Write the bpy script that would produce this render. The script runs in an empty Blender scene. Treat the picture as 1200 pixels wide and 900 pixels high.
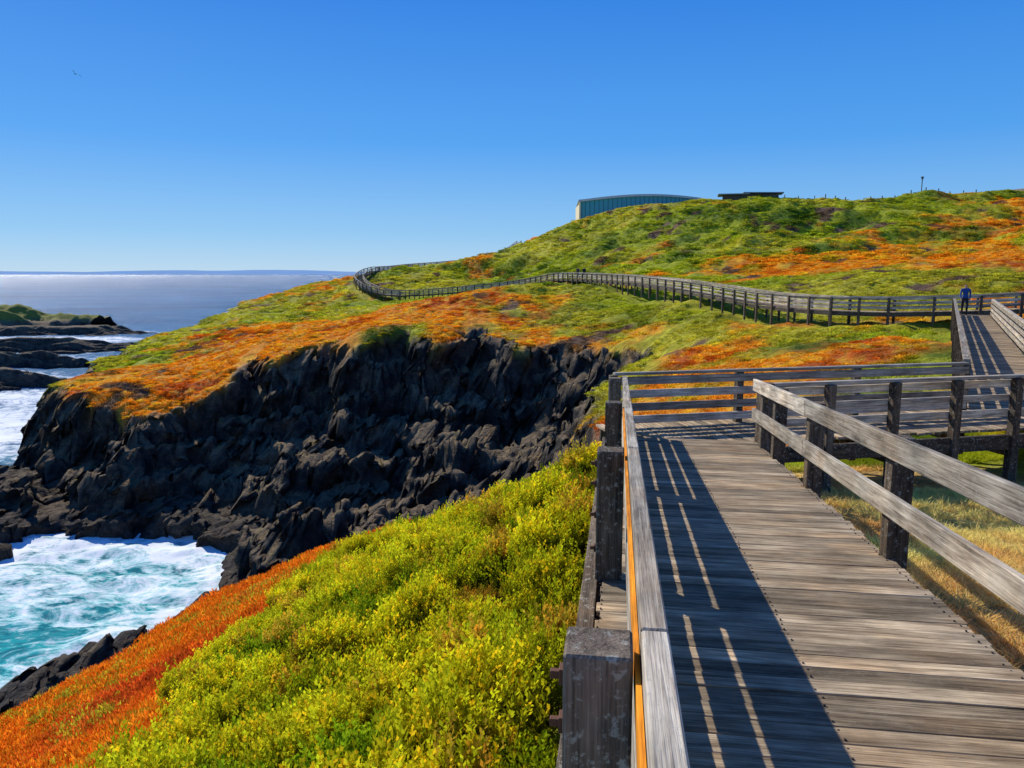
import bpy, math, random
import numpy as np
from mathutils import Vector
random.seed(7); rng=np.random.default_rng(7)
scene=bpy.context.scene
R=math.radians
SEA=-20.0
# ---------------------------------------------------------------- noise
def _h(i,j,k,s=0):
    i=i.astype(np.int64);j=j.astype(np.int64);k=k.astype(np.int64)
    n=(i*374761393+j*668265263+k*2147483647+s*1274126177)&0xffffffff
    n=((n^(n>>13))*1274126177)&0xffffffff
    n=((n^(n>>15))*2246822519)&0xffffffff
    n=n^(n>>13)
    return (n&0xffffff)/float(0xffffff)
def vn2(x,y,s=0):
    xi=np.floor(x);yi=np.floor(y);fx=x-xi;fy=y-yi
    fx=fx*fx*(3-2*fx);fy=fy*fy*(3-2*fy);z=np.zeros_like(xi)
    a=_h(xi,yi,z,s);b=_h(xi+1,yi,z,s);c=_h(xi,yi+1,z,s);d=_h(xi+1,yi+1,z,s)
    return (a*(1-fx)+b*fx)*(1-fy)+(c*(1-fx)+d*fx)*fy
def fbm(x,y,o=4,s=0):
    r=0;a=.5;t=0
    for i in range(o):
        c,sn=math.cos(i*.9),math.sin(i*.9)
        r=r+a*vn2((x*c-y*sn)*2**i+i*17.3,(x*sn+y*c)*2**i+i*9.1,s+i);t+=a;a*=.5
    return r/t
def vn3(x,y,z,s=0):
    xi=np.floor(x);yi=np.floor(y);zi=np.floor(z);fx=x-xi;fy=y-yi;fz=z-zi
    fx=fx*fx*(3-2*fx);fy=fy*fy*(3-2*fy);fz=fz*fz*(3-2*fz);r=0
    for di in (0,1):
        for dj in (0,1):
            for dk in (0,1):
                w=(fx if di else 1-fx)*(fy if dj else 1-fy)*(fz if dk else 1-fz)
                r=r+w*_h(xi+di,yi+dj,zi+dk,s)
    return r
def fbm3(x,y,z,o=4,s=0):
    r=0;a=.5;t=0
    for i in range(o):
        r=r+a*vn3(x*2**i+i*7.7,y*2**i+i*3.3,z*2**i+i*5.5,s+i);t+=a;a*=.5
    return r/t
def cell3(x,y,z,s=0):
    xi=np.floor(x);yi=np.floor(y);zi=np.floor(z)
    best=np.full(x.shape,9.);rid=np.zeros(x.shape);sec=np.full(x.shape,9.)
    for a in (-1,0,1):
        for b in (-1,0,1):
            for c in (-1,0,1):
                X=xi+a;Y=yi+b;Z=zi+c
                d=np.sqrt((X+_h(X,Y,Z,s)-x)**2+(Y+_h(X,Y,Z,s+1)-y)**2+(Z+_h(X,Y,Z,s+2)-z)**2)
                m=d<best
                sec=np.where(m,best,np.minimum(sec,d))
                best=np.where(m,d,best);rid=np.where(m,_h(X,Y,Z,s+3),rid)
    return best,sec,rid
def sm(a,b,x):
    t=np.clip((x-a)/(b-a),0,1);return t*t*(3-2*t)
# ---------------------------------------------------------------- terrain
class TPS:
    def __init__(s,P,lam=0.0):
        P=np.array(P,float);s.c=P[:,:2]/50.;n=len(P)
        d=np.linalg.norm(s.c[:,None]-s.c[None],axis=2)
        K=s.phi(d)+lam*np.eye(n);Q=np.hstack([np.ones((n,1)),s.c])
        A=np.block([[K,Q],[Q.T,np.zeros((3,3))]])
        s.w=np.linalg.solve(A,np.concatenate([P[:,2],np.zeros(3)]))
    def phi(s,r): return np.where(r>0,r*r*np.log(np.maximum(r,1e-9)),0.)
    def __call__(s,x,y):
        x=x/50.;y=y/50.;n=len(s.c);r=s.w[n]+s.w[n+1]*x+s.w[n+2]*y
        for i in range(n):
            r=r+s.w[i]*s.phi(np.hypot(x-s.c[i,0],y-s.c[i,1]))
        return r
T=TPS([(0,0,-2.8),(2,0,-2.7),(4,5,-3.0),(1,8,-3.4),(8,8,-3.3),(8,14,-3.6),(1.6,15,-4.2),(.8,17,-5.3),(-2,22,-7.5),
(-5.9,25,-9.9),(-2.5,3.6,-3.9),(-3.6,5.8,-4.8),(-.9,7,-4.1),(-5.6,14,-7.7),(-10.3,14,-9.9),(-12.2,24,-12.8),(-10.7,30,-13),(-10,2,-9),(3,25,-7.2),
(6,6,-3.0),(12,8,-2.8),(12,20,-3.4),(20,20,-3.2),(15,32,-3.4),(9,26,-4.6),(3.4,21,-5.8),(8.7,38,-5.4),(14,50,-4.5),(7,68,-5.6),(17,55,-3.7),
(14.5,80,-2.9),(7,52,-6.8),(5,42,-7.4),(3,33,-7.6),(-2,29,-9.2),(-5.5,32,-11.5),(-13,18,-11.5),(-12,-10,-10),
(25,42,-3.3),(20.9,48,-3.4),(19,56,-3.4),(16.9,68,-2.8),(13.9,85,-2.1),(10,100,-1.7),(5.2,115,-2),(0,125,-3.2),(-9,135,-4.1),(-20,135,-5),
(-31,160,-1.0),(-25,185,.8),(-13.6,200,2),(-2,90,-2.2),(-20,90,-5.8),(-34,120,-6.4),
(20,200,14.3),(40,200,16.8),(52,200,17.8),(84,190,17.5),(100,150,15),(0,200,5.5),(-39,150,-4.6),(-50,130,-8),(-51,110,-9.8),(-46,84,-11),(-39,85,-9.6),
(-43,71,-11.2),(-34,62,-12.0),(-27,66,-10.6),(-21,68,-8.2),(-14,68,-5.9),(-6,66,-5.4),(0,64,-5.4),(5.6,62,-5.8),
(39.5,100,2.2),(54,140,9.2),(48,85,1.9),(33,58,-1.3),(73,120,7.1),(22,130,2.9),(27,165,10.5),(9,160,3.3),(39,140,7.7),
(40,30,-1.5),(30,20,-2.2),(60,60,2),(100,100,7.8),(45,10,-1.5),(60,260,15),(150,250,15),(0,300,2),(-40,250,-4),(200,100,14),(300,300,10),
(-30,400,-5),(400,800,0),(900,500,5),(100,-60,0),(0,-40,-3),(-12,-30,-9),(900,-100,5)],1e-4)
B=TPS([(2,48,-12.5),(5,50,-11),(-5,50,-15),(-12,53,-16.6),(-12,44,-17.9),(-20,56,-18),(-20,49,-20.4),(-28,59,-18.4),(-34,57,-19.0),(-42,61,-18.4),
(-28,51,-21.6),(-35,46,-23),(-16,38,-19.6),(-17.5,30,-18.7),(-23,31,-19.6),(-20.5,35,-19.4),(-27,34,-22),(-18,15,-19.5),(-26,20,-22),(-50,70,-19.2),(-55,60,-19.6),(-58,80,-20.3),(-58,100,-20.3),(-75,72,-22.5),
(-62,130,-21),(-75,120,-25),(-60,42,-24),(-100,60,-27),(-40,20,-27),(-3,38,-13.5),(3,40,-10.5),(-60,200,-22),(-100,300,-28),(20,60,-8),(-20,-30,-22),(-60,-30,-28),(-100,160,-27),(-63,66,-19.9)],1e-4)
EDGE=[(-45.5,73.5),(-41,69.5),(-36,65.5),(-33.0,62.5),(-30,67),(-27,66),(-24,71),(-21,68),(-17,72.5),(-14,68.5),(-10,71),(-6,66.5),(-2,69),(0,64.5),(3,65),(5.8,61),(8.5,56),(7,49),(5.5,42),
(3,34),(-2,30),(-5.5,33),(-10,33.5),(-13,28),(-13,18),(-12.3,10),(-12,0),(-14,-20),(-14,-100),(1500,-100),(1500,900),(400,1200),(0,700),(-40,400),(-55,260),(-52,180),(-58,140),(-54,110),(-50,84)]
def sdist(x,y):
    P=EDGE;best=np.full(x.shape,1e9);ins=np.zeros(x.shape,bool)
    for i in range(len(P)):
        ax,ay=P[i];bx,by=P[(i+1)%len(P)];dx,dy=bx-ax,by-ay
        t=np.clip(((x-ax)*dx+(y-ay)*dy)/(dx*dx+dy*dy),0,1)
        best=np.minimum(best,np.hypot(x-ax-t*dx,y-ay-t*dy))
        c=((ay>y)!=(by>y))&(x<(bx-ax)*(y-ay)/((by-ay) if by!=ay else 1e-9)+ax)
        ins^=c
    return np.where(ins,best,-best)
BUMPS=[(-14.5,46,2.4,3.2),(-17.5,48.5,1.8,2.6),(-11,46,2,2.0),(-36.5,50.5,1.4,3.2),(-45,57,3,1.6),(-33,60.5,2.2,1.2),(-17,58,3,2.4),(-5,56,3,2),
 (-20.5,35,2.2,1.1),(-22.8,32.6,2.0,.9),(-19.6,38.5,2.0,1.1),(-18.2,42,1.8,1.2),(-31,57.5,1.8,1.2),(-26,57,1.8,1.3),(-42,60,2,1.2),(-26,28,1.8,1.6),(-39,58,1.6,1.4),(-40.5,53,1.0,2.4),(-38,54.5,1.6,2.6)]
def height(x,y):
    r=np.hypot(x,y)
    far=sm(14,45,r)
    wx=x+far*3.4*(fbm(x*.16,y*.16,4,11)-.5)*2; wy=y+far*3.4*(fbm(x*.16,y*.16,4,23)-.5)*2
    d=sdist(wx,wy)
    t=T(x,y); b=B(x,y)
    amp=.12+.95*sm(14,60,r)
    t=t+amp*(fbm(x*.13,y*.13,5,3)-.5)*1.9+(.05+.22*far)*(fbm(x*.9,y*.9,3,5)-.5)*2
    rg=1-np.abs(fbm(x*.035+.3*fbm(x*.1,y*.1,2,8),y*.05,4,31)*2-1)
    t=t+sm(70,130,r)*sm(-3,3,t)*(rg-.87)*6.5
    t=t-far*.4*np.exp(-np.clip(d,0,99)/1.5)
    b=b+1.7*(fbm(x*.22,y*.22,5,41)-.5)*2*sm(-26,-17,b)
    for (cx,cy,cr,ch) in BUMPS:
        b=b+ch*np.exp(-((x-cx)**2+(y-cy)**2)/cr**2)
    e=-d; mid=np.exp(-((x+14)/13)**2)*sm(50,58,y)
    w=2.6+2.5*sm(.35,.65,fbm(x*.08,y*.08,2,77))+9*mid
    u=np.clip(e/w,0,1); f=1-u; f=(1-.85*mid)*f+.85*mid*(.42*(1-u)+.58*sm(.22,0,u))
    f=np.where(e<=0,1,f)
    z=b+(t-b)*f
    # horizontal basalt benches on the rock
    q=(z+.9*(fbm(x*.12,y*.12,3,55)-.5)*2)/2.1; fr=q-np.floor(q); zq=z+(sm(.6,.95,fr)-fr)*2.1*.9
    z=np.where(e>0,z+(zq-z)*sm(0,1.2,e)*sm(-21,-19.5,z)*far,z)
    rock=sm(-.9,.35,e+1.5*(fbm(x*.35,y*.35,4,51)-.5)*2)
    rock=np.where(r<34,sm(-.4,.6,e+.8*(fbm(x*.8,y*.8,3,51)-.5)),rock)
    return z,rock,d,b
ORG=[(-2,84,14,1.1),(-14,76,14,.8),(-30,78,9,.45),(-38,72,8,.5),(-46,80,8,.3),(7,62,8,.9),(12,49,5,.7),(13,33,5,.8),(4,25,7,1.3),(8,40,6,.8),(62,95,26,.5),(75,120,22,.35),(45,75,14,.4),(-26,95,12,.4),(90,120,25,.35),(-40,100,12,.4),
     (19,62,9,-.9),(20,40,8,-.8),(-14,125,18,-.9),(-38,150,14,-.8),(28,150,34,-.8),(60,150,26,-.5),(12,75,5,-.5),(-34,90,6,-.4),(16,90,10,-.6),(15,25,4,-.7)]
def bnd(x,y): return np.interp(y,[0,5.8,14,25,33],[-1.9,-3.6,-5.6,-5.9,-4])+.9*(fbm(x*.6,y*.4,3,66)-.5)
def shrubzone(x,y): return (x>=bnd(x,y)-.15)&(y<17.0-np.clip(x,-9,0)*.95+1.2*(fbm(x*.7,y*.2,2,19)-.5))
def veg(x,y):
    r=np.hypot(x,y)
    o=.20+(fbm(x*.06+y*.02,y*.045,3,61)-.5)*2.3+ 1.15*(fbm(x*.35,y*.28,4,62)-.5)*2
    for a in ORG: o=o+a[3]*np.exp(-((x-a[0])**2+(y-a[1])**2)/a[2]**2)
    o=sm(.10,.95,o)
    band=(x<bnd(x,y))&(y<36)
    o=np.where(band,.97,o)
    nearg=shrubzone(x,y)&(x<1.7+.05*y)
    o=np.where(nearg,0,o)
    n1=fbm(x*.25,y*.2,4,71)[...,None];n2=fbm(x*1.3,y*1.1,3,72)[...,None];n3=fbm(x*.06,y*.06,3,73)[...,None]
    g=np.array([.13,.20,.012])*(1-sm(.32,.56,n1))+np.array([.38,.42,.018])*sm(.32,.56,n1)
    g=g*(1-.6*sm(.42,.65,n3))+np.array([.62,.52,.04])*.6*sm(.42,.65,n3)
    og=np.array([.62,.13,.010])*(1-sm(.3,.5,n1))+np.array([.88,.32,.014])*sm(.3,.5,n1)
    og=og*(1-sm(.50,.68,n2)*.6)+np.array([.78,.47,.025])*sm(.50,.68,n2)*.6
    o=o[...,None]
    c=g*(1-o)+og*o
    c=c*(.68+.64*n2)
    straw=((x>1.5+.05*y)&(y<13.5)&(x<30))[...,None]
    gs=sm(.46,.58,n1)*sm(5,8,y)[...,None]
    c=np.where(straw,(np.array([.85,.55,.18])*(1-gs)+np.array([.30,.40,.03])*gs)*(.6+.8*n2),c)
    bb=band[...,None]
    c=np.where(bb,(np.array([.92,.25,.014])*sm(.3,.55,n1)+np.array([.68,.12,.018])*(1-sm(.3,.55,n1)))*(.7+.6*n2),c)
    dirt=(sm(.68,.76,fbm(x*.25,y*.25,4,91))*sm(20,40,r))[...,None]
    c=c*(1-dirt)+np.array([.20,.12,.07])*dirt
    return c
def link(o,parent=None):
    scene.collection.objects.link(o)
    if parent: o.parent=parent
    return o
def grid_mesh(name,V,cyc=False):
    n,m=V.shape[:2];me=bpy.data.meshes.new(name)
    idx=np.arange(n*m).reshape(n,m)
    q=np.stack([idx[:-1,:-1],idx[:-1,1:],idx[1:,1:],idx[1:,:-1]],-1).reshape(-1,4)
    me.vertices.add(n*m);me.vertices.foreach_set('co',V.reshape(-1).astype(np.float32))
    me.loops.add(q.size);me.loops.foreach_set('vertex_index',q.reshape(-1).astype(np.int32))
    me.polygons.add(len(q));me.polygons.foreach_set('loop_start',np.arange(0,q.size,4,dtype=np.int32))
    me.polygons.foreach_set('use_smooth',np.ones(len(q),bool))
    me.update(calc_edges=True);me.validate()
    return me
def setcol(me,name,c):
    a=me.attributes.new(name,'FLOAT_COLOR','POINT');c=np.asarray(c)
    a.data.foreach_set('color',np.concatenate([c,np.ones(c.shape[:-1]+(1,))],-1).reshape(-1).astype(np.float32))
def setf(me,name,v):
    a=me.attributes.new(name,'FLOAT','POINT');a.data.foreach_set('value',np.asarray(v).reshape(-1).astype(np.float32))
def setv(me,name,v):
    a=me.attributes.new(name,'FLOAT_VECTOR','POINT');a.data.foreach_set('vector',np.asarray(v).reshape(-1).astype(np.float32))
# ---------------------------------------------------------------- material helpers
class M:
    def __init__(s,name):
        s.m=bpy.data.materials.new(name);s.m.use_nodes=True;s.t=s.m.node_tree;s.t.nodes.clear()
        s.out=s.n('ShaderNodeOutputMaterial')
    def n(s,t,**k):
        x=s.t.nodes.new(t)
        for a,b in k.items(): setattr(x,a,b)
        return x
    def l(s,a,b): s.t.links.new(a,b)
    def put(s,sock,v):
        if hasattr(v,'is_output') or isinstance(v,bpy.types.NodeSocket): s.l(v,sock)
        else: sock.default_value=v
    def attr(s,name,ty='GEOMETRY',o='Color'):
        a=s.n('ShaderNodeAttribute',attribute_name=name,attribute_type=ty);return a.outputs[o]
    def noise(s,vec,scale,detail=4,rough=.55,dist=0):
        x=s.n('ShaderNodeTexNoise');x.inputs['Scale'].default_value=scale;x.inputs['Detail'].default_value=detail
        x.inputs['Roughness'].default_value=rough;x.inputs['Distortion'].default_value=dist
        if vec is not None: s.l(vec,x.inputs['Vector'])
        return x.outputs['Fac']
    def map(s,vec,sc):
        x=s.n('ShaderNodeMapping');x.inputs['Scale'].default_value=sc;s.l(vec,x.inputs['Vector']);return x.outputs[0]
    def ramp(s,f,stops):
        x=s.n('ShaderNodeValToRGB');e=x.color_ramp.elements
        while len(e)<len(stops): e.new(.5)
        for i,(p,c) in enumerate(stops):
            e[i].position=p;e[i].color=(c,c,c,1) if isinstance(c,(int,float)) else (*c,1)
        s.l(f,x.inputs[0]);return x.outputs[0]
    def mix(s,f,a,b,mode='MIX'):
        x=s.n('ShaderNodeMix',data_type='RGBA',blend_type=mode)
        s.put(x.inputs[0],f)
        for i,v in ((6,a),(7,b)):
            if isinstance(v,tuple): v=(*v,1) if len(v)==3 else v
            s.put(x.inputs[i],v)
        return x.outputs[2]
    def math(s,op,a,b=0,clamp=False):
        x=s.n('ShaderNodeMath',operation=op,use_clamp=clamp);s.put(x.inputs[0],a);s.put(x.inputs[1],b);return x.outputs[0]
    def bump(s,h,st,dist,normal=None):
        x=s.n('ShaderNodeBump');x.inputs['Strength'].default_value=st;x.inputs['Distance'].default_value=dist
        s.l(h,x.inputs['Height'])
        if normal is not None: s.l(normal,x.inputs['Normal'])
        return x.outputs[0]
    def pbr(s,col,rough=.8,normal=None,spec=.3,metal=0):
        x=s.n('ShaderNodeBsdfPrincipled')
        if isinstance(col,tuple): col=(*col,1)
        s.put(x.inputs['Base Color'],col);s.put(x.inputs['Roughness'],rough);s.put(x.inputs['Specular IOR Level'],spec)
        x.inputs['Metallic'].default_value=metal
        if normal is not None: s.l(normal,x.inputs['Normal'])
        return x.outputs[0]
    def done(s,sh): s.l(sh,s.out.inputs[0]);return s.m
def simple(name,col,rough=.8,spec=.3,var=.25,sc=6):
    m=M(name);g=m.n('ShaderNodeNewGeometry').outputs['Position']
    n=m.noise(g,sc,4)
    c=m.mix(n,tuple(v*(1-var) for v in col),tuple(min(1,v*(1+var)) for v in col))
    return m.done(m.pbr(c,rough,None,spec))
# terrain material
m=M('headland_ground');G=m.n('ShaderNodeNewGeometry');P=G.outputs['Position']
vc=m.attr('col');rk=m.attr('rock',o='Fac')
n1=m.noise(P,1.6,4,.6);n2=m.noise(P,9,4,.7)
v=m.mix(1,vc,m.ramp(n1,[(.3,.7),(.7,1.25)]),'MULTIPLY')
v=m.mix(1,v,m.ramp(n2,[(.32,.6),(.66,1.25)]),'MULTIPLY')
rn=m.noise(P,1.1,7,.7);rc=m.ramp(rn,[(.3,(.014,.014,.016)),(.48,(.042,.039,.038)),(.62,(.10,.088,.075)),(.8,(.22,.175,.13))])
rn2=m.noise(P,.35,4,.6);rc=m.mix(m.ramp(rn2,[(.50,0.),(.66,.6)]),rc,(.18,.125,.08))
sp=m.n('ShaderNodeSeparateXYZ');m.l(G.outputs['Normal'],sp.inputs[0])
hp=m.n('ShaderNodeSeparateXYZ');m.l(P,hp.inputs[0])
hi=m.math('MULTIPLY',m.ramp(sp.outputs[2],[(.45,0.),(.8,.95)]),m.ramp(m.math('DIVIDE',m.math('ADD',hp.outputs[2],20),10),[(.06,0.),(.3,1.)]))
rc=m.mix(hi,rc,m.ramp(rn,[(.38,(.14,.11,.075)),(.55,(.30,.22,.14)),(.7,(.22,.20,.06))]))  # sunlit ledge tops painted in: up-facing rock gets a lighter brown
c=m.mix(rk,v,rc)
hb=m.math('ADD',m.math('MULTIPLY',n1,.6),m.math('MULTIPLY',n2,.4))
lay=m.noise(m.map(P,(.25,.25,2.2)),1.2,4,.6)
ck=m.n('ShaderNodeTexVoronoi',feature='F1');ck.inputs['Scale'].default_value=1.0;ck.inputs['Randomness'].default_value=1.0;m.l(m.map(P,(1.5,1.5,.8)),ck.inputs['Vector'])
rb=m.math('ADD',m.math('ADD',m.math('MULTIPLY',rn,1.1),m.math('MULTIPLY',lay,.5)),m.math('MULTIPLY',ck.outputs['Color'],.25))
hm=m.math('ADD',m.math('MULTIPLY',hb,m.math('SUBTRACT',1,rk)),m.math('MULTIPLY',m.math('MULTIPLY',rb,rk),1.8))
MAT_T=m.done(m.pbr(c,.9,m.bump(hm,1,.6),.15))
# ---------------------------------------------------------------- build terrain
def seg(a,b,s): return list(np.arange(a,b,s))
rad=[];r_=.3
while r_<38: rad.append(r_); r_*=1.0+max(.014,.03/ max(r_,1)); 
rad+=seg(38,96,.25)+seg(96,250,.8)
r_=250
while r_<2600: rad.append(r_); r_*=1.07
rad=np.array(rad);ang=np.radians(np.linspace(-80,80,960))
Rr,Aa=np.meshgrid(rad,ang,indexing='ij')
X=Rr*np.sin(Aa);Y=Rr*np.cos(Aa)-4
Z,rock,D,Bz=height(X,Y)
C=veg(X,Y)
mk=(rock>.02)&(Z>SEA-3)
x,y,z,k=X[mk],Y[mk],Z[mk],rock[mk]
f1,f2,rid=cell3(x*.6,y*.6,z*.5,5)
g1,g2,rid2=cell3(x*1.5+.3*rid,y*1.5,z*1.3,15)
dist=np.clip((np.hypot(x,y)-12)/30,.3,1)
low=.5+.5*sm(-19,-15,z)
z2=z+k*dist*low*((rid-.5)*1.1+(rid2-.5)*.8-.35*np.exp(-(f2-f1)*9)-.35*np.exp(-(g2-g1)*9))
amp=k*dist*(.35+.65*sm(26,50,np.hypot(x,y)))
X[mk]=x+amp*(1.0*(fbm3(x*.4,y*.4,z*.55,4,101)-.5)*2+(rid-.5)*1.0+(rid2-.5)*.4)
Y[mk]=y+amp*(1.0*(fbm3(x*.4,y*.4,z*.55,4,111)-.5)*2+(_h(np.floor(rid*9999),x*0,x*0,3)-.5)*1.3+(rid2-.5)*.8)
Z[mk]=z2
me=grid_mesh('headland_terrain',np.stack([X,Y,Z],-1))
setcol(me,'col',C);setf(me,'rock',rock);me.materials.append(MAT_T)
terr=link(bpy.data.objects.new('headland_terrain',me))
# ---------------------------------------------------------------- sea
rs=list(np.arange(20,110,.3))
r_=110
while r_<45000: rs.append(r_); r_*=1.012 if r_<900 else 1.08
rs=np.array(rs);an=np.radians(np.linspace(-80,60,520))
Rr,Aa=np.meshgrid(rs,an,indexing='ij');X=Rr*np.sin(Aa);Y=Rr*np.cos(Aa)
Zt,rk_,D_,b_=height(X,Y)
depth=SEA-Zt
w=(fbm(X*.09+Y*.03,Y*.16,5,201)-.5)*1.3+(fbm(X*.6,Y*.8,3,211)-.5)*.4
Zs=SEA+w*np.clip(1-(Rr-300)/300,0,1)
cove=np.exp(-(((X+34)/15)**2+((Y-46)/11)**2))
foam=np.exp(-np.clip(depth,0,99)/1.3)*.75*(Rr<400)+.42*cove+.16*np.exp(-(((X+28)/20)**2+((Y-44)/18)**2))
FO=[(-95,140,20,7,.75),(-82,122,16,9,.8),(-76,104,12,10,.8),(-120,175,30,10,.7),(-80,88,12,8,.75),(-150,232,40,6,.7),(-125,225,26,7,.6),(-170,205,40,8,.8),(-110,196,18,7,.7),(-110,150,22,6,.7),(-66,92,8,10,.6),(-130,255,20,8,.6)]
for (cx,cy,ra,rb,h) in FO:
    foam=foam+h*np.exp(-(((X-cx)/ra)**2+((Y-cy)/rb)**2))
shal=np.clip(np.exp(-(((X+26)/19)**2+((Y-46)/17)**2))*1.4,0,1)+.25*np.exp(-np.clip(depth,0,99)/4)*(Rr<400)
me=grid_mesh('sea_water',np.stack([X,Y,Zs],-1));setf(me,'foam',foam);setf(me,'shal',np.clip(shal,0,1))
m=M('sea_water');P=m.n('ShaderNodeNewGeometry').outputs['Position']
fo=m.attr('foam',o='Fac');sh=m.attr('shal',o='Fac')
Pm=m.map(P,(1,1.5,1))
na=m.noise(Pm,.28,8,.68,1.6);nb=m.noise(Pm,1.5,6,.7,.8)
nn=m.math('ADD',m.math('MULTIPLY',na,.65),m.math('MULTIPLY',nb,.35))
fm=m.math('ADD',nn,m.math('MULTIPLY',m.math('SUBTRACT',fo,.45),.36))
fm=m.ramp(fm,[(.48,0.),(.53,.35),(.63,1.)])
fm=m.math('MULTIPLY',fm,m.ramp(fo,[(.03,0.),(.25,1.)]))
deep=m.mix(m.ramp(m.noise(m.map(P,(.4,1,1)),.03,6,.65),[(.35,0.),(.65,1.)]),(.015,.08,.18),(.04,.16,.32))
tq=m.mix(m.ramp(na,[(.36,0.),(.56,1.)]),(.0,.15,.19),(.02,.52,.50))
wc=m.mix(sh,deep,tq)
col=m.mix(fm,wc,(.85,.88,.88))
h1=m.noise(m.map(P,(.7,1.4,1)),.35,7,.7);h3=m.noise(m.map(P,(.5,1.6,1)),.05,5,.6)
hh=m.math('ADD',m.math('MULTIPLY',h1,3.6),m.math('MULTIPLY',h3,10))
bp=m.bump(hh,1,1.0)
dif=m.n('ShaderNodeBsdfDiffuse');m.l(col,dif.inputs[0])
gl=m.n('ShaderNodeBsdfGlossy');gl.inputs['Roughness'].default_value=.24;m.l(bp,gl.inputs['Normal'])
fr_=m.n('ShaderNodeFresnel');fr_.inputs['IOR'].default_value=1.33;m.l(bp,fr_.inputs['Normal'])
ff=m.math('MULTIPLY',m.math('MINIMUM',fr_.outputs[0],.46),m.math('SUBTRACT',1,m.math('MULTIPLY',fm,.85)))
mxs=m.n('ShaderNodeMixShader');m.l(ff,mxs.inputs[0]);m.l(dif.outputs[0],mxs.inputs[1]);m.l(gl.outputs[0],mxs.inputs[2])
me.materials.append(m.done(mxs.outputs[0]))
link(bpy.data.objects.new('sea_water',me))
# ---------------------------------------------------------------- islands, far coast
def island(name,x0,x1,y0,y1,h,s,green=True,nx=220,ny=70):
    gx=np.linspace(x0,x1,nx);gy=np.linspace(y0,y1,ny);Yy,Xx=np.meshgrid(gy,gx,indexing='ij')
    u=(Xx-x0)/(x1-x0)*2-1;v=(Yy-y0)/(y1-y0)*2-1
    d=1-np.sqrt(u*u+v*v)+ .45*(fbm(u*3,v*3,4,s)-.5)*2
    z=h*sm(-.05,.7,d)+h*.3*(fbm(Xx*.12,Yy*.12,5,s+5)-.5)*sm(0,.2,d)*2
    z=SEA-2+z+2*sm(0,.08,d)
    me=grid_mesh(name,np.stack([Xx,Yy,z],-1))
    top=sm(SEA+h*.3,SEA+h*.5,z+ (fbm(Xx*.2,Yy*.2,3,s)-.5)*2) if green else z*0
    setf(me,'rock',1-top);setcol(me,'col',veg(Xx,Yy)*.0+np.array([.26,.26,.05]))
    me.materials.append(MAT_T);link(bpy.data.objects.new(name,me))
island('rocky_island',-290,-150,242,300,9.5,301)
island('rocky_island',-185,-118,240,256,3.0,311,False)
island('sea_rocks',-190,-92,188,202,3.4,321,False)
island('sea_rocks',-150,-92,157,167,3.3,331,False)
island('sea_rocks',-118,-80,128,137,3.0,341,False)
gx=np.linspace(-14000,1500,400);gy=np.linspace(0,1,8);Yy,Xx=np.meshgrid(gy,gx,indexing='ij')
hz=(25+70*fbm(Xx*.0006,Xx*0+2,5,9))*sm(1500,-1500,Xx)
z=SEA-3+hz*np.sin(Yy*np.pi/2)
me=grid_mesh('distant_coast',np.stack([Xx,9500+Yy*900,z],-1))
me.materials.append(simple('distant_coast',(.22,.36,.55),1,.0,.1,.002));link(bpy.data.objects.new('distant_coast',me))  # distance haze is put into the blue-grey base colour
# ---------------------------------------------------------------- timber
def wood(name,dark,light,lichen=0.,orange=False):
    m=M(name);g=m.attr('g',o='Vector');rn=m.attr('rnd',o='Fac')
    a=m.noise(m.map(g,(1.6,22,22)),1,6,.65,.4);b=m.noise(m.map(g,(3,120,120)),1,3,.6);c=m.noise(m.map(g,(2.5,4,4)),1,4,.6)
    f=m.math('ADD',m.math('MULTIPLY',a,.6),m.math('MULTIPLY',b,.4))
    col=m.ramp(f,[(.30,tuple(v*.35 for v in dark)),(.42,dark),(.62,light)])
    col=m.mix(1,col,m.ramp(rn,[(0,.55),(1,1.35)]),'MULTIPLY')
    col=m.mix(1,col,m.ramp(c,[(.3,.55),(.7,1.25)]),'MULTIPLY')
    col=m.mix(m.ramp(m.noise(g,1.3,3,.6),[(.45,0.),(.65,.5)]),col,m.mix(1,col,(1.15,.92,.70),'MULTIPLY'))
    if lichen>0:
        l=m.noise(g,26,5,.75);col=m.mix(m.math('MULTIPLY',m.ramp(l,[(.56,0.),(.63,1.)]),lichen),col,(.34,.33,.27))
        l2=m.noise(g,9,5,.7);col=m.mix(m.math('MULTIPLY',m.ramp(l2,[(.66,0.),(.72,1.)]),lichen),col,(.30,.15,.03))
    return m.done(m.pbr(col,.85,m.bump(m.math('ADD',f,m.math('MULTIPLY',c,.3)),.9,.012),.2))
W_DECK=wood('deck_timber',(.20,.145,.088),(.58,.46,.30),.15)
W_RAIL=wood('rail_timber',(.28,.235,.18),(.74,.66,.52),.5)
W_POST=wood('post_timber',(.060,.045,.032),(.20,.155,.11),.8)
W_ORNG=wood('sunlit_edge_timber',(.60,.20,.01),(.95,.36,.02),.0)  # orange base colour standing in for the sunlit painted rail edge
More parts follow.
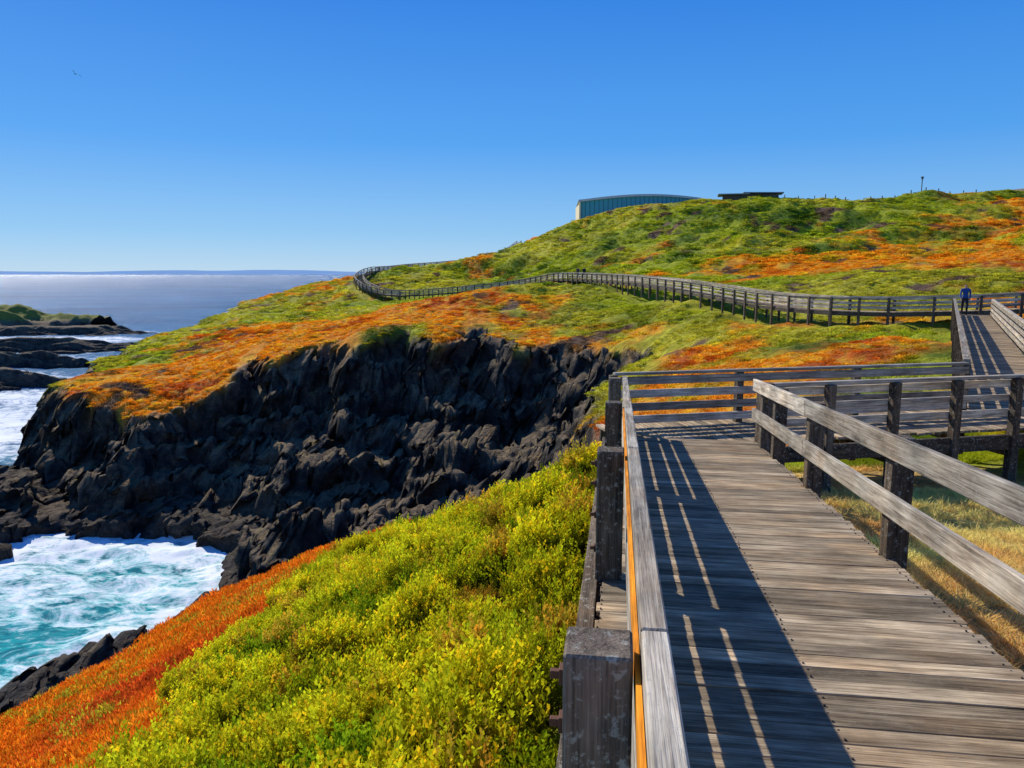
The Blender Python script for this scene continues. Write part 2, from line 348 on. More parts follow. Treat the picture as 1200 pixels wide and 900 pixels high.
class TB:
    def __init__(s): s.v=[];s.f=[];s.g=[];s.r=[]
    def add(s,p0,p1,w,h,side=None,taper=0):
        p0=Vector(p0);p1=Vector(p1);a=(p1-p0);L=a.length;a.normalize()
        if side is None: side=a.cross(Vector((0,0,1))) if abs(a.z)<.99 else Vector((1,0,0))
        side=Vector(side).normalized();up=side.cross(a).normalized();side=a.cross(up)
        b=len(s.v);o=[random.uniform(0,50) for _ in range(3)];rd=random.random()
        for i,(p,l) in enumerate(((p0,0),(p1,L))):
            for sx,sy in ((-1,-1),(1,-1),(1,1),(-1,1)):
                s.v.append(p+side*(sx*w/2)+up*(sy*h/2));s.g.append((l+o[0],sx*w/2+o[1],sy*h/2+o[2]));s.r.append(rd)
        s.f+=[(b+3,b+2,b+1,b),(b+4,b+5,b+6,b+7)]+[(b+i,b+(i+1)%4,b+4+(i+1)%4,b+4+i) for i in range(4)]
    def obj(s,name,mat,bev=0,parent=None):
        me=bpy.data.meshes.new(name);me.from_pydata([tuple(v) for v in s.v],[],s.f)
        setv(me,'g',np.array(s.g));setf(me,'rnd',np.array(s.r));me.materials.append(mat)
        o=link(bpy.data.objects.new(name,me),parent)
        if bev:
            bm=o.modifiers.new('b','BEVEL');bm.width=bev;bm.segments=1;bm.limit_method='NONE'
        return o
def empty(name,parent=None):
    o=bpy.data.objects.new(name,None);o.empty_display_size=.2;return link(o,parent)
def boards(tb,p0,p1,width,pitch=.15,t=.04,jit=.015):
    p0=Vector(p0);p1=Vector(p1);a=p1-p0;L=a.length;a.normalize();side=a.cross(Vector((0,0,1))).normalized()
    n=int(L/pitch)
    for i in range(n):
        c=p0+a*((i+.5)*L/n)+Vector((0,0,-t/2+random.uniform(-.004,.004)))
        j=random.uniform(-jit,jit);sk=a*random.uniform(-.004,.004)
        tb.add(c-side*(width/2+j)-sk,c+side*(width/2-j)+sk,L/n-random.uniform(.012,.024),t)
PD=Vector((.142,1,-.066));LAT=Vector((.990,-.1406,0))
def p1(s,l,h): return PD*s+LAT*l+Vector((0,0,-1.75+h))
# path 1
bw=empty('boardwalk')
t=TB();boards(t,p1(-2,.99,0),p1(11.35,.99,0),2.16,.145);t.obj('deck',W_DECK,.004,bw)
t=TB()
for l in (-.09,1.0,2.06): t.add(p1(-2,l,-.16),p1(11.3,l,-.16),.09,.2)
t.add(p1(-2,-.16,-.035),p1(11.3,-.16,-.035),.10,.07)
for s in (1.95,5.0,8.0):
    t.add(p1(s,-.15,-.34),p1(s,2.15,-.34),.1,.16)
    for l in (.1,1.9): t.add(p1(s,l,-2.2),p1(s,l,-.27),.14,.14,LAT)
t.obj('support_beams',W_POST,.004,bw)
t=TB()
L=(p1(11.35,0,0)-p1(-2,0,0)).length
for i in range(int(13.35/.1437)):
    for l in (-.08,.98,2.02):
        for o in (-.035,.035):
            q=p1(-2+(i+.5)*13.35/int(L/.145)+o,l+random.uniform(-.01,.01),.0)
            t.add(q-Vector((0,0,.01)),q+Vector((0,0,.0035)),.009,.009,LAT)
t.obj('nails',simple('dark_steel',(.03,.026,.024),.6),0,bw)
# left railing
rl=empty('timber_railing')
t=TB()
for a,b in ((-2,1.95),(1.96,4.97),(4.98,8.0),(8.01,11.9)):
    t.add(p1(a,.115,.855),p1(b,.115,.855),.075,.11)
    for z0,z1 in ((.62,.735),(.405,.555),(.10,.335)): t.add(p1(a,.10,(z0+z1)/2),p1(b,.10,(z0+z1)/2),.04,z1-z0)
t.obj('rails',W_RAIL,.006,rl)
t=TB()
t.add(p1(-2,.068,.80),p1(8,.068,.80),.014,.09);t.obj('sunlit_edge_batten',W_ORNG,0,rl)  # added strip, coloured like the sunlit orange-painted left side of the top rail
t=TB()
for s in (-1.2,1.88,4.95,8.0,11.6): t.add(p1(s,-.035,-.9),p1(s,-.035,.90),.18,.17,LAT)
t.obj('posts',W_POST,.008,rl)
t=TB()
for s in (1.88,4.95):
    for h in (.80,.66,.44,.2): t.add(p1(s,-.165,h),p1(s,-.10,h),.022,.022);t.add(p1(s,-.14,h),p1(s,-.126,h),.045,.045)
t.obj('bolts',simple('rusty_steel',(.12,.05,.025),.7),.002,rl)
# right railing
rr=empty('timber_railing')
t=TB()
for a,b in ((-2,3.3),(3.305,8.1),(8.105,11.15)):
    t.add(p1(a,1.99,.87),p1(b,1.99,.87),.055,.175);t.add(p1(a,1.99,.44),p1(b,1.99,.44),.05,.17)
t.obj('rails',W_RAIL,.007,rr)
t=TB()
for s in (.9,3.3,5.75,8.15,9.9,10.75): t.add(p1(s,2.10,-.9),p1(s,2.10,.93),.155,.16,LAT)
t.obj('posts',W_POST,.008,rr)
def rail(t,tp,a,b,planks,H=.91,th=.045,ps=2.4,post=.12,down=.8,off=0,cap=True,poff=.08):
    a=Vector(a);b=Vector(b);d=b-a;L=d.length;d.normalize();s=d.cross(Vector((0,0,1))).normalized()
    for z0,z1 in planks:
        q=Vector((0,0,(z0+z1)/2));t.add(a+q,b+q,th,z1-z0)
    if cap:
        q=Vector((0,0,H-.03))+s*poff*.5;t.add(a+q,b+q,.12,.045)
    n=max(1,round(L/ps))
    for i in range(n+1):
        p=a+d*(L*i/n)+s*poff
        tp.add(p+Vector((0,0,-down)),p+Vector((0,0,H-.055)),post,post,s)
PL4=((.72,.85),(.50,.63),(.28,.41),(.07,.20))
# path 2 platform
b2=empty('boardwalk')
zd=-2.535
def L2(x,off): return 11.05+(x-3.7)*.222+off
t=TB()
boards(t,(1.6,11.62,zd),(9.6,13.35,zd),1.75,.145);boards(t,(9.62,13.354,zd),(16,14.77,zd),1.75,.145)
t.obj('deck',W_DECK,.004,b2)
t=TB()
t.add((3.6,10.93,zd-.17),(16,13.68,zd-.17),.08,.24);t.add((1.5,12.5,zd-.17),(9,14.1,zd-.17),.08,.24)
for x in (3.9,6,8.2,10.4,12.5):
    yy=L2(x,0);t.add((x,yy-.02,-4.2),(x,yy-.02,zd-.06),.14,.14);t.add((x-.35,yy+1.35,-4.2),(x-.35,yy+1.35,zd-.06),.14,.14)
    t.add((x,yy-.1,zd-.37),(x-.4,yy+1.6,zd-.37),.1,.14)
t.obj('support_beams',W_POST,.004,b2)
r2=empty('timber_railing');t=TB();tp=TB()
rail(t,tp,(1.68,12.15,zd),(8.35,13.62,zd),PL4,H=.93,ps=2.3,poff=-.08)
t.obj('rails',W_RAIL,.005,r2);tp.obj('posts',W_POST,.006,r2)
r3=empty('timber_railing');t=TB();tp=TB()
rail(t,tp,(3.68,11.02,zd),(15.8,13.72,zd),((.72,.84),(.50,.60),(.24,.36)),H=.93,ps=1.15,poff=.09,post=.13)
t.obj('rails',W_RAIL,.005,r3);tp.obj('posts',W_POST,.006,r3)
# path 3
b3=empty('boardwalk');t=TB()
q0=Vector((9.35,13.6,zd+.012));q1=Vector((26,42.6,-2.32))
boards(t,q0,q1,1.7,.15);t.obj('deck',W_DECK,0,b3)
t=TB();dd=(q1-q0).normalized();sd=dd.cross(Vector((0,0,1))).normalized()
for o in (-.8,.8): t.add(q0+sd*o+Vector((0,0,-.16)),q1+sd*o+Vector((0,0,-.16)),.08,.2)
t.obj('support_beams',W_POST,0,b3)
for o,st in ((-.87,0.0),(.87,1.6)):
    r=empty('timber_railing');t=TB();tp=TB()
    rail(t,tp,q0+sd*o+dd*st,q1+sd*o-dd*.8,PL4,ps=2.0,poff=.07*(1 if o>0 else -1),H=.93)
    t.obj('rails',W_RAIL,0,r);tp.obj('posts',W_POST,0,r)
# long far boardwalk
F=[(60,33,-1.7),(44,37,-2.1),(27,43.6,-2.3),(20.9,48,-2.38),(19,56,-2.35),(16.9,68,-1.7),(13.9,85,-1.15),(10.1,100,-.92),(5.2,115,-1.2),(0,125,-2.35),(-9.2,134,-3.15),(-19.8,137,-4.2),(-28,146,-2.9),(-31.5,160,-.4),(-25,185,1.2),(-13.6,200,2.5),(2,214,4.5)]
F=[Vector(p) for p in F]
S=[]
for i in range(len(F)-1):
    a=F[max(i-1,0)];b=F[i];c=F[i+1];d=F[min(i+2,len(F)-1)]
    k=max(2,int((c-b).length/4))
    for j in range(k):
        u=j/k;S.append(.5*((2*b)+(c-a)*u+(2*a-5*b+4*c-d)*u*u+(3*b-a-3*c+d)*u**3))
S.append(F[-1])
sx=np.array([p.x for p in S]);sy=np.array([p.y for p in S]);gz=height(sx,sy)[0]
for i,p in enumerate(S): p.z=max(p.z,gz[i]+.45)
bz=[p.z for p in S]
for i in range(1,len(S)-1): S[i].z=max((bz[i-1]+bz[i]+bz[i+1])/3,gz[i]+.35)
def offp(o):
    out=[]
    for i in range(len(S)):
        d=(S[min(i+1,len(S)-1)]-S[max(i-1,0)]);d.z=0;d.normalize();out.append(S[i]+Vector((d.y,-d.x,0))*o)
    return out
b4=empty('boardwalk');t=TB();tb=TB()
Lf=offp(-.8);Rt=offp(.8)
for i in range(len(S)-1):
    n=max(1,int((S[i+1]-S[i]).length/.3))
    for j in range(n):
        u0=j/n;u1=(j+.93)/n
        A=Lf[i].lerp(Lf[i+1],(u0+u1)/2);Bq=Rt[i].lerp(Rt[i+1],(u0+u1)/2)
        t.add(A,Bq,(S[i+1]-S[i]).length/n*.95,.05)
    for q in (Lf,Rt): tb.add(q[i]+Vector((0,0,-.15)),q[i+1]+Vector((0,0,-.15)),.08,.2)
t.obj('deck',W_DECK,0,b4);tb.obj('support_beams',W_POST,0,b4)
for o in (-.85,.85):
    r=empty('timber_railing');t=TB();tp=TB();q=offp(o)
    for i in range(len(q)-1):
        rail(t,tp,q[i],q[i+1],((.74,.86),(.47,.59),(.20,.32)),ps=2.0,poff=.06*(1 if o>0 else -1),H=.93,down=1.3,post=.13)
    t.obj('rails',W_RAIL,0,r);tp.obj('posts',W_POST,0,r)
# ---------------------------------------------------------------- vegetation templates
def leafmat(name,trans=.45):
    m=M(name);ti=m.attr('tint','INSTANCER','Color');lc=m.attr('lc')
    c=m.mix(1,ti,lc,'MULTIPLY')
    a=m.n('ShaderNodeBsdfDiffuse');m.l(c,a.inputs[0]);b=m.n('ShaderNodeBsdfTranslucent');m.l(c,b.inputs[0])
    x=m.n('ShaderNodeMixShader');x.inputs[0].default_value=trans;m.l(a.outputs[0],x.inputs[1]);m.l(b.outputs[0],x.inputs[2])
    return m.done(x.outputs[0])
LM=leafmat('leaf')
def leaves_mesh(name,L):
    v=[];f=[];c=[]
    for p,d,l,w,col in L:
        p=Vector(p);d=Vector(d).normalized();r=Vector((random.uniform(-1,1),random.uniform(-1,1),random.uniform(-1,1)))
        s=d.cross(r).normalized();n=s.cross(d);b=len(v)
        v+=[p,p+d*l*.5+s*w*.5+n*l*.06,p+d*l,p+d*l*.5-s*w*.5+n*l*.06];f.append((b,b+1,b+2,b+3));c+=[col]*4
    me=bpy.data.meshes.new(name);me.from_pydata([tuple(q) for q in v],[],f);setcol(me,'lc',np.array(c));me.materials.append(LM)
    return bpy.data.objects.new(name,me)
def rdir(): 
    v=Vector((random.gauss(0,1),random.gauss(0,1),random.gauss(0,1)));return v.normalized()
def mkcoll(name,objs):
    c=bpy.data.collections.new(name)
    for o in objs:c.objects.link(o)
    return c
def shrub():
    L=[]
    for i in range(18):
        a=random.uniform(0,6.283);r=.15*math.sqrt(random.random());top=.30*(1-(r/.2)**2*.5)*random.uniform(.7,1.25)
        bx,by=r*math.cos(a),r*math.sin(a);ln=Vector((bx*1.1,by*1.1,.3+random.uniform(-.1,.1)))
        tip=random.random()
        for j in range(13):
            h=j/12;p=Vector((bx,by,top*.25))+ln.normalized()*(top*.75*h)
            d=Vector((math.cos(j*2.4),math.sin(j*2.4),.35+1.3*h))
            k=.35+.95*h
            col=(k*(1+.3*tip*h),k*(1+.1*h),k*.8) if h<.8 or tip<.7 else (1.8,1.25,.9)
            L.append((p,d,.050*(1.1-.4*h),.022,col))
    return leaves_mesh('shrub_sprig',L)
def carpet(n=100,r0=.16,h0=.07,ll=.045):
    L=[]
    for i in range(n):
        a=random.uniform(0,6.283);r=r0*math.sqrt(random.random());z=h0*(1-(r/r0)**2)*random.random()
        d=Vector((math.cos(a)*.5+random.uniform(-.6,.6),math.sin(a)*.5+random.uniform(-.6,.6),random.uniform(.4,1.3)))
        k=random.uniform(.6,1.35);L.append(((r*math.cos(a),r*math.sin(a),z),d,ll*random.uniform(.7,1.2),ll*.32,(k,k*random.uniform(.75,1.25),k)))
    return leaves_mesh('groundcover_sprig',L)
def bush():
    L=[]
    for i in range(75):
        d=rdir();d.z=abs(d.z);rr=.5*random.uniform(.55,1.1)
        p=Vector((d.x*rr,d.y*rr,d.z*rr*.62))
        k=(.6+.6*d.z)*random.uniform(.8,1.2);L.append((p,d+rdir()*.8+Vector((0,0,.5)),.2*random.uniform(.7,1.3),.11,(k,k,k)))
    return leaves_mesh('low_bush',L)
def grass():
    L=[]
    for i in range(55):
        a=random.uniform(0,6.283);r=.09*random.random();d=Vector((math.cos(a)*.6,math.sin(a)*.6,random.uniform(.3,1.3)))
        k=random.uniform(.6,1.3);L.append(((r*math.cos(a),r*math.sin(a),0),d,random.uniform(.10,.24),.009,(k,k*random.uniform(.85,1.1),k)))
    return leaves_mesh('grass_tuft',L)
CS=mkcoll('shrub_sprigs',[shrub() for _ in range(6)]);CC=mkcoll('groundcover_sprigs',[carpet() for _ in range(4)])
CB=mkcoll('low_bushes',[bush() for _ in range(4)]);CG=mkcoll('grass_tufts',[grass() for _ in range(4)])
def scatter(name,x,y,z,sc,tint,coll,k,tilt=.15):
    n=len(x);me=bpy.data.meshes.new(name);me.vertices.add(n)
    me.vertices.foreach_set('co',np.stack([x,y,z],-1).reshape(-1).astype(np.float32))
    setv(me,'rot',np.stack([rng.uniform(-tilt,tilt,n),rng.uniform(-tilt,tilt,n),rng.uniform(0,6.283,n)],-1))
    setv(me,'scl',sc);setv(me,'tint',np.clip(tint,0,.95))
    a=me.attributes.new('idx','INT','POINT');a.data.foreach_set('value',rng.integers(0,k,n).astype(np.int32))
    o=link(bpy.data.objects.new(name,me))
    ng=bpy.data.node_groups.new(name,'GeometryNodeTree')
    ng.interface.new_socket('Geometry',in_out='INPUT',socket_type='NodeSocketGeometry')
    ng.interface.new_socket('Geometry',in_out='OUTPUT',socket_type='NodeSocketGeometry')
    N=ng.nodes.new;gi=N('NodeGroupInput');go=N('NodeGroupOutput');ip=N('GeometryNodeInstanceOnPoints');ci=N('GeometryNodeCollectionInfo')
    ci.inputs['Collection'].default_value=coll;ci.inputs['Separate Children'].default_value=True;ci.inputs['Reset Children'].default_value=True
    ip.inputs['Pick Instance'].default_value=True
    def na(nm,ty):
        q=N('GeometryNodeInputNamedAttribute');q.data_type=ty;q.inputs['Name'].default_value=nm
        return [s for s in q.outputs if s.enabled and s.name=='Attribute'][0]
    l=ng.links.new
    l(gi.outputs[0],ip.inputs['Points']);l(ci.outputs[0],ip.inputs['Instance']);l(na('idx','INT'),ip.inputs['Instance Index'])
    er=N('FunctionNodeEulerToRotation');l(na('rot','FLOAT_VECTOR'),er.inputs[0]);l(er.outputs[0],ip.inputs['Rotation'])
    l(na('scl','FLOAT_VECTOR'),ip.inputs['Scale']);l(ip.outputs[0],go.inputs[0])
    o.modifiers.new('scatter','NODES').node_group=ng
    return o
def uni(n,x0,x1,y0,y1): return rng.uniform(x0,x1,n),rng.uniform(y0,y1,n)
# foreground shrubs: mounded clumps with darker gaps between them
x,y=uni(24000,-8,3,.3,24.5)
k=shrubzone(x,y)&(x<.142*y-.42+np.clip(y-12.3,0,99)*.3)
x,y=x[k],y[k];z=height(x,y)[0]
wx=x+.35*(fbm(x*1.5,y*1.5,3,421)-.5)*2;wy=y+.35*(fbm(x*1.5,y*1.5,3,431)-.5)*2
f1,f2,rid=cell3(wx*1.15,wy*1.15,x*0+.5,441)
g1_,g2_,rid3=cell3(wx*3.1,wy*3.1,x*0+.5,451)
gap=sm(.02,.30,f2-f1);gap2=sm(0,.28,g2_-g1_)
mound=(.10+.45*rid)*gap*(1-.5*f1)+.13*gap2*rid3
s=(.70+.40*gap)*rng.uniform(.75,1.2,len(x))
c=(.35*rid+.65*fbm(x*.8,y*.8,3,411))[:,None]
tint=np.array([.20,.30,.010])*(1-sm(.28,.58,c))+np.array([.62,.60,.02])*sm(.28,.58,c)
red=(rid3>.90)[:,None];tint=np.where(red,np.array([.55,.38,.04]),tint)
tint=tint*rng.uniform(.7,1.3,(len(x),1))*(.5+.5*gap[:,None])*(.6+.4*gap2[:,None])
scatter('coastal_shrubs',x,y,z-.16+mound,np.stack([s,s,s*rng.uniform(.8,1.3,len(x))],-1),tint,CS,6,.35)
# orange groundcover near
x,y=uni(26000,-14,-1,1,35);k=(x<bnd(x,y)+.25);x,y=x[k],y[k];z,rk,_,_=height(x,y);k=rk<.5;x,y,z=x[k],y[k],z[k]
s=rng.uniform(.8,1.7,len(x))*(1+y/30);tt=veg(x,y)*1.1
gm=(rng.random(len(x))<.07+.3*sm(.5,.7,fbm(x*.5,y*.5,3,77)))[:,None];tt=np.where(gm,np.array([.55,.45,.03]),tt)*rng.uniform(.65,1.3,(len(x),1))
scatter('orange_groundcover',x,y,z+.12*(fbm(x*.9,y*.9,3,88)-.4),np.stack([s,s,s*rng.uniform(.7,1.4,len(x))],-1),tt,CC,4,.3)
# right grass
x,y=uni(18000,1.5,17,.5,17);lat=(x-.142*y);k=(lat>2.25)&~((y>10.9+(x-3.7)*.222)&(y<12.7+(x-3.7)*.222));x,y=x[k],y[k];z=height(x,y)[0]
s=rng.uniform(.6,1.2,len(x));scatter('dry_grass',x,y,z,np.stack([s,s,s*.55],-1),veg(x,y)*1.4,CG,4,.4)
# mid vegetation
def near_walk(x,y,w):
    m=np.full(x.shape,1e9)
    for i in range(len(S)-1):
        ax,ay,bx,by=S[i].x,S[i].y,S[i+1].x,S[i+1].y;dx,dy=bx-ax,by-ay
        t_=np.clip(((x-ax)*dx+(y-ay)*dy)/(dx*dx+dy*dy),0,1);m=np.minimum(m,np.hypot(x-ax-t_*dx,y-ay-t_*dy))
    ax,ay,bx,by=q0.x,q0.y,q1.x,q1.y;dx,dy=bx-ax,by-ay;t_=np.clip(((x-ax)*dx+(y-ay)*dy)/(dx*dx+dy*dy),0,1)
    return np.minimum(m,np.hypot(x-ax-t_*dx,y-ay-t_*dy))<w
def midveg(name,n,x0,x1,y0,y1,rmin,rmax,smin,smax,flat):
    x,y=uni(n,x0,x1,y0,y1);r=np.hypot(x,y);k=(r>rmin)&(r<rmax)&(np.abs(x)<y*.85+4);x,y=x[k],y[k]
    z,rk,d,_=height(x,y);k=(rk<.45)&~near_walk(x,y,1.5+smax*.4)&(fbm(x*.3,y*.3,3,501)>.33);k&=~((y<14.5+.22*x)&(x>1.2));k&=~((x<bnd(x,y)+.5)&(y<35))&~(shrubzone(x,y)&(x<2.5))
    x,y,z=x[k],y[k],z[k];s=rng.uniform(smin,smax,len(x))*(.4+1.1*fbm(x*.25,y*.25,3,511)**1.2)*(.55+.45*sm(18,50,np.hypot(x,y)))
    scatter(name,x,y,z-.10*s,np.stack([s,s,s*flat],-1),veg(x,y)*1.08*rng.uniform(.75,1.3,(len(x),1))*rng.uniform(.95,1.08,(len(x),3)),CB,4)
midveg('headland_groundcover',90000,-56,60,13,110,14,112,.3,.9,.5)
midveg('hillside_scrub',55000,-60,130,75,215,100,240,.6,1.7,.55)
# ---------------------------------------------------------------- buildings on the hill
def crest(s,r0=60,r1=235):
    yy=np.linspace(r0,r1,176);zz=height(yy*s,yy)[0];i=int(np.argmax(zz/yy));return float(yy[i]*s),float(yy[i]),float(zz[i])
def mesh_obj(name,v,f,mat,parent=None):
    me=bpy.data.meshes.new(name);me.from_pydata(v,[],f);me.materials.append(mat);return link(bpy.data.objects.new(name,me),parent)
def sheet(name,rows,mat,parent):
    n=len(rows[0]);v=[p for r in rows for p in r];f=[(a*n+i,a*n+i+1,(a+1)*n+i+1,(a+1)*n+i) for a in range(len(rows)-1) for i in range(n-1)]
    return mesh_obj(name,v,f,mat,parent)
glass=M('teal_glass');gg=glass.done(glass.pbr((.04,.32,.38),.15,None,.5))
cream=simple('cream_wall',(.75,.66,.42),.8);roofm=simple('pale_roof',(.5,.54,.56),.6);darkm=simple('dark_roof',(.05,.055,.055),.7);greym=simple('grey_roof',(.26,.27,.27),.7);mull=simple('teal_frame',(.03,.16,.18),.5)
vcn=empty('visitor_centre')
U=[i/30 for i in range(31)]
fr=lambda u:(17.8+34*u,199-3.5*math.sin(math.pi*u))
zt=lambda u:18.3+1.55*math.sin(math.pi*min(1,u*.9+.05))**.9*(.85)
sheet('glass_facade',[[(*fr(u),12.5) for u in U],[(*fr(u),zt(u)-.35) for u in U]],gg,vcn)
ov=.5
e0=lambda u:.6 if u==0 else 0
rows=[[(fr(u)[0]-e0(u),fr(u)[1]-ov,zt(u)-.35) for u in U],[(fr(u)[0]-e0(u),fr(u)[1]-ov,zt(u)+.2) for u in U],
      [(fr(u)[0],fr(u)[1]+14,zt(u)-.3) for u in U],[(fr(u)[0],fr(u)[1]+14,zt(u)-.7) for u in U],[(fr(u)[0]-e0(u),fr(u)[1]-ov,zt(u)-.35) for u in U]]
sheet('roof',rows,roofm,vcn)
sheet('rear_wall',[[(fr(u)[0],fr(u)[1]+13,12) for u in U],[(fr(u)[0],fr(u)[1]+13,zt(u)-.5) for u in U]],cream,vcn)
t=TB()
t.add((17.55,198.7,12),(17.55,198.7,zt(0)-.38),.4,.7);t.add((17.7,199.1,15.0),(17.7,211.9,15.0),.3,5.6);t.add((51.9,199.2,15),(51.9,211.8,15),.3,5.6)
t.obj('end_wall',cream,0,vcn)
t=TB()
for i in range(1,30,1): 
    a=fr(i/30);t.add((a[0],a[1]-.06,12.5),(a[0],a[1]-.06,zt(i/30)-.37),.08,.12)
t.obj('mullions',mull,0,vcn)
an_=empty('low_pavilion');PZ=-.35
t=TB();t.add((52.6,197,20.0+PZ),(60,195.3,20.0+PZ),6,.25);t.add((58.5,195.6,20.35+PZ),(68,193.6,20.15+PZ),5,.25);t.obj('roof',greym,0,an_)
t=TB();t.add((54,197.2,18.4+PZ),(67,194.3,18.4+PZ),4.5,2.8);t.obj('walls',simple('brown_wall',(.16,.13,.10)),0,an_)
t=TB()
for i in range(7):
    x=53.3+i*2.1;y=197-(i*2.1)*.214-2.8;t.add((x,y,16.5),(x,y,19.85+PZ),.15,.15)
t.obj('columns',darkm,0,an_)
sl=empty('street_lamp');lx,ly,lz=crest(.531);kk=ly/170
t=TB();t.add((lx,ly,lz-.3),(lx,ly,lz+2.6*kk+.2),.14,.14);t.add((lx,ly,lz+2.6*kk+.2),(lx,ly,lz+2.6*kk+.6),.36,.36);t.add((lx,ly,lz+2.6*kk+.6),(lx,ly,lz+2.6*kk+.68),.55,.55)
t.obj('pole_and_head',darkm,0,sl)
pf=empty('timber_bollards');t=TB()
for s_ in np.arange(.325,.60,.016):
    s_=float(s_)+random.uniform(-.005,.005);cx,cy,cz=crest(s_);hh_=random.choice([.3,.4,.5,.7])*cy/150;t.add((cx,cy,cz-.3),(cx,cy,cz+hh_+.2),.16,.16)
t.obj('posts',W_POST,0,pf)
# ---------------------------------------------------------------- people
skin=simple('skin',(.45,.27,.19),.6,.3,.05);hair=simple('hair',(.03,.02,.015),.7)
def person(loc,head,shirt,pants,stride=.18,lean=0):
    e=empty('walking_person');sc=1.0
    V=[(0,0,.95),(0,.01,1.12),(0,.02,1.38),(0,.02,1.50),(0,.03,1.56),(0,.04,1.68),
       (-.19,.02,1.42),(-.24,-.08,1.16),(-.22,.06,.93),(-.21,.10,.84),(.19,.02,1.42),(.24,.10,1.16),(.22,.24,.96),(.21,.29,.88),
       (-.10,0,.88),(-.11,stride*.7,.50),(-.11,stride,.08),(-.11,stride+.16,.04),(.10,0,.88),(.11,-stride*.4,.50),(.11,-stride-.12,.10),(.11,-stride+.04,.04)]
    E=[(0,1),(1,2),(2,3),(3,4),(4,5),(2,6),(6,7),(7,8),(8,9),(2,10),(10,11),(11,12),(12,13),(0,14),(14,15),(15,16),(16,17),(0,18),(18,19),(19,20),(20,21)]
    Rd=[.15,.13,.16,.06,.065,.10,.065,.048,.036,.04,.065,.048,.036,.04,.095,.065,.045,.04,.095,.065,.045,.04]
    me=bpy.data.meshes.new('body');me.from_pydata(V,E,[]);o=link(bpy.data.objects.new('body',me),e)
    o.modifiers.new('s','SKIN')
    for i,q in enumerate(me.skin_vertices[0].data): q.radius=(Rd[i],Rd[i]*(.75 if i in(0,1,2) else 1));q.use_root=(i==0)
    o.modifiers.new('u','SUBSURF').levels=2;o.modifiers['u'].render_levels=2
    dg=bpy.context.evaluated_depsgraph_get();nm=bpy.data.meshes.new_from_object(o.evaluated_get(dg));o.modifiers.clear();o.data=nm
    for mt in (skin,shirt,pants,hair): nm.materials.append(mt)
    for p in nm.polygons:
        c=p.center;p.use_smooth=True
        p.material_index=0 if c.z>1.49 else (1 if c.z>.97 or abs(c.x)>.165 and c.z>.9 else 2)
        if abs(c.x)>.17 and c.z<.95: p.material_index=0
        if c.z>1.62 and c.y<.07 or c.z>1.74: p.material_index=3
        if c.z<.09: p.material_index=3
    e.location=loc;e.rotation_euler=(0,0,head)
person((25.2,42.0,-2.32),R(150),simple('blue_jacket',(.02,.07,.25)),simple('dark_trousers',(.03,.03,.04)))
person((9.6,101.0,-.9),R(200),simple('black_jacket',(.02,.02,.025)),simple('jeans',(.03,.05,.10)))
person((8.9,102.6,-.9),R(20),simple('grey_jacket',(.10,.07,.07)),simple('jeans',(.03,.05,.10)))
# bird
bd=empty('seabird')
v=[(0,-.25,0),(.05,0,.04),(0,.22,.0),(-.05,0,.04),(0,0,-.05),(.35,.05,.14),(.75,-.08,.05),(.33,-.1,.13),(-.35,.05,.14),(-.75,-.08,.05),(-.33,-.1,.13),(.06,-.38,0),(-.06,-.38,0)]
f=[(0,1,2),(0,2,3),(0,4,1),(1,4,2),(2,4,3),(3,4,0),(1,5,7),(5,6,7),(3,10,8),(8,10,9),(0,11,12)]
mesh_obj('body_and_wings',v,f,simple('dark_plumage',(.06,.055,.05)),bd);bd.location=(-41,74,18.5);bd.rotation_euler=(.25,.35,R(70))
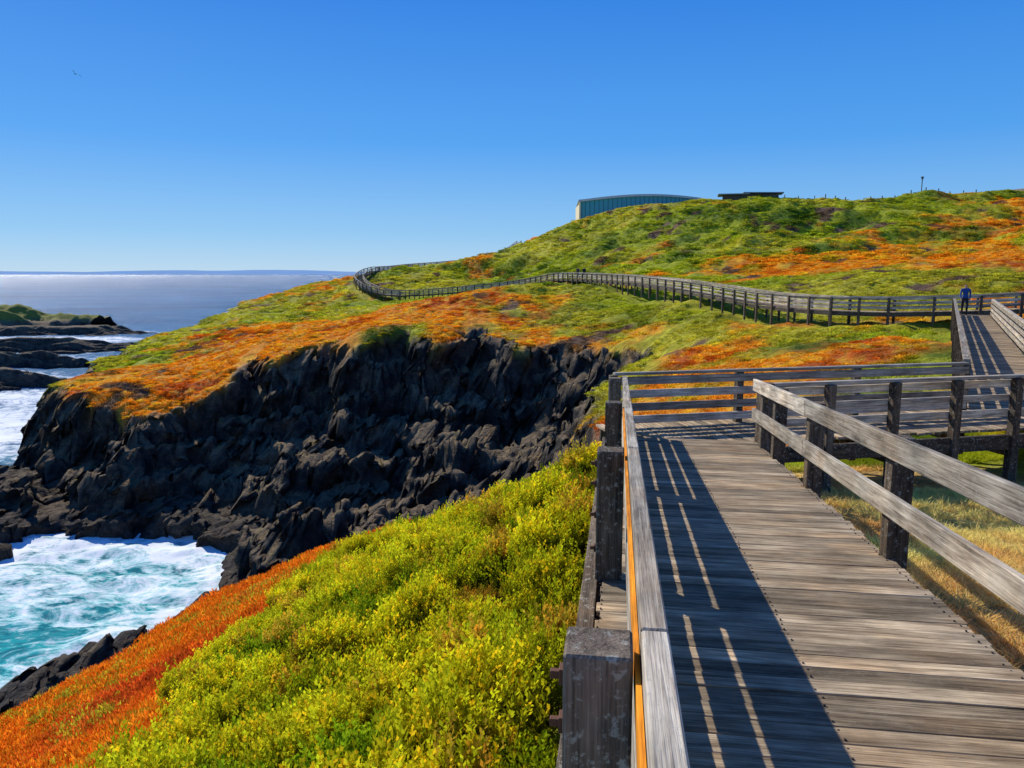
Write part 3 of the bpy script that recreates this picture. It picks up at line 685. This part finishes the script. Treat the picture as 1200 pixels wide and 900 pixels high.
# ---------------------------------------------------------------- light
AZ,EL=-38,37
sd_=Vector((math.sin(R(AZ))*math.cos(R(EL)),math.cos(R(AZ))*math.cos(R(EL)),math.sin(R(EL))))
su=bpy.data.lights.new('sun','SUN');su.energy=5;su.angle=R(.5);su.color=(1,.94,.82)
so=link(bpy.data.objects.new('sun',su));so.rotation_euler=(-sd_).to_track_quat('-Z','Y').to_euler()
w=bpy.data.worlds.new('World');scene.world=w;w.use_nodes=True;nt=w.node_tree;nt.nodes.clear()
sk=nt.nodes.new('ShaderNodeTexSky');sk.sky_type='NISHITA';sk.sun_disc=False;sk.sun_elevation=R(EL);sk.sun_rotation=R(AZ)
sk.air_density=.8;sk.dust_density=.1;sk.ozone_density=4.0
tc=nt.nodes.new('ShaderNodeTexCoord');sz=nt.nodes.new('ShaderNodeSeparateXYZ');nt.links.new(tc.outputs['Generated'],sz.inputs[0])
cr=nt.nodes.new('ShaderNodeValToRGB');e=cr.color_ramp.elements
st=[(0,(.42,.64,.86)),(.05,(.25,.54,.88)),(.16,(.072,.36,.90)),(.33,(.018,.22,.80)),(1,(.010,.09,.45))]
while len(e)<len(st): e.new(.5)
for i,(p,c) in enumerate(st): e[i].position=p;e[i].color=(*c,1)
nt.links.new(sz.outputs[2],cr.inputs[0])
sc10=nt.nodes.new('ShaderNodeVectorMath');sc10.operation='SCALE';sc10.inputs['Scale'].default_value=10.;nt.links.new(cr.outputs[0],sc10.inputs[0])
mx=nt.nodes.new('ShaderNodeMix');mx.data_type='RGBA';mx.inputs[0].default_value=.86
nt.links.new(sk.outputs[0],mx.inputs[6]);nt.links.new(sc10.outputs[0],mx.inputs[7])
bg=nt.nodes.new('ShaderNodeBackground');bg.inputs[1].default_value=.10;ow=nt.nodes.new('ShaderNodeOutputWorld')
nt.links.new(mx.outputs[2],bg.inputs[0]);nt.links.new(bg.outputs[0],ow.inputs[0])
scene.view_settings.view_transform='Standard';scene.view_settings.look='None';scene.view_settings.exposure=0
cam=bpy.data.cameras.new('camera');cam.sensor_width=36;cam.lens=26.4;cam.clip_start=.05;cam.clip_end=80000
co=link(bpy.data.objects.new('camera',cam));co.rotation_euler=(R(90-8.4),0,0);scene.camera=co
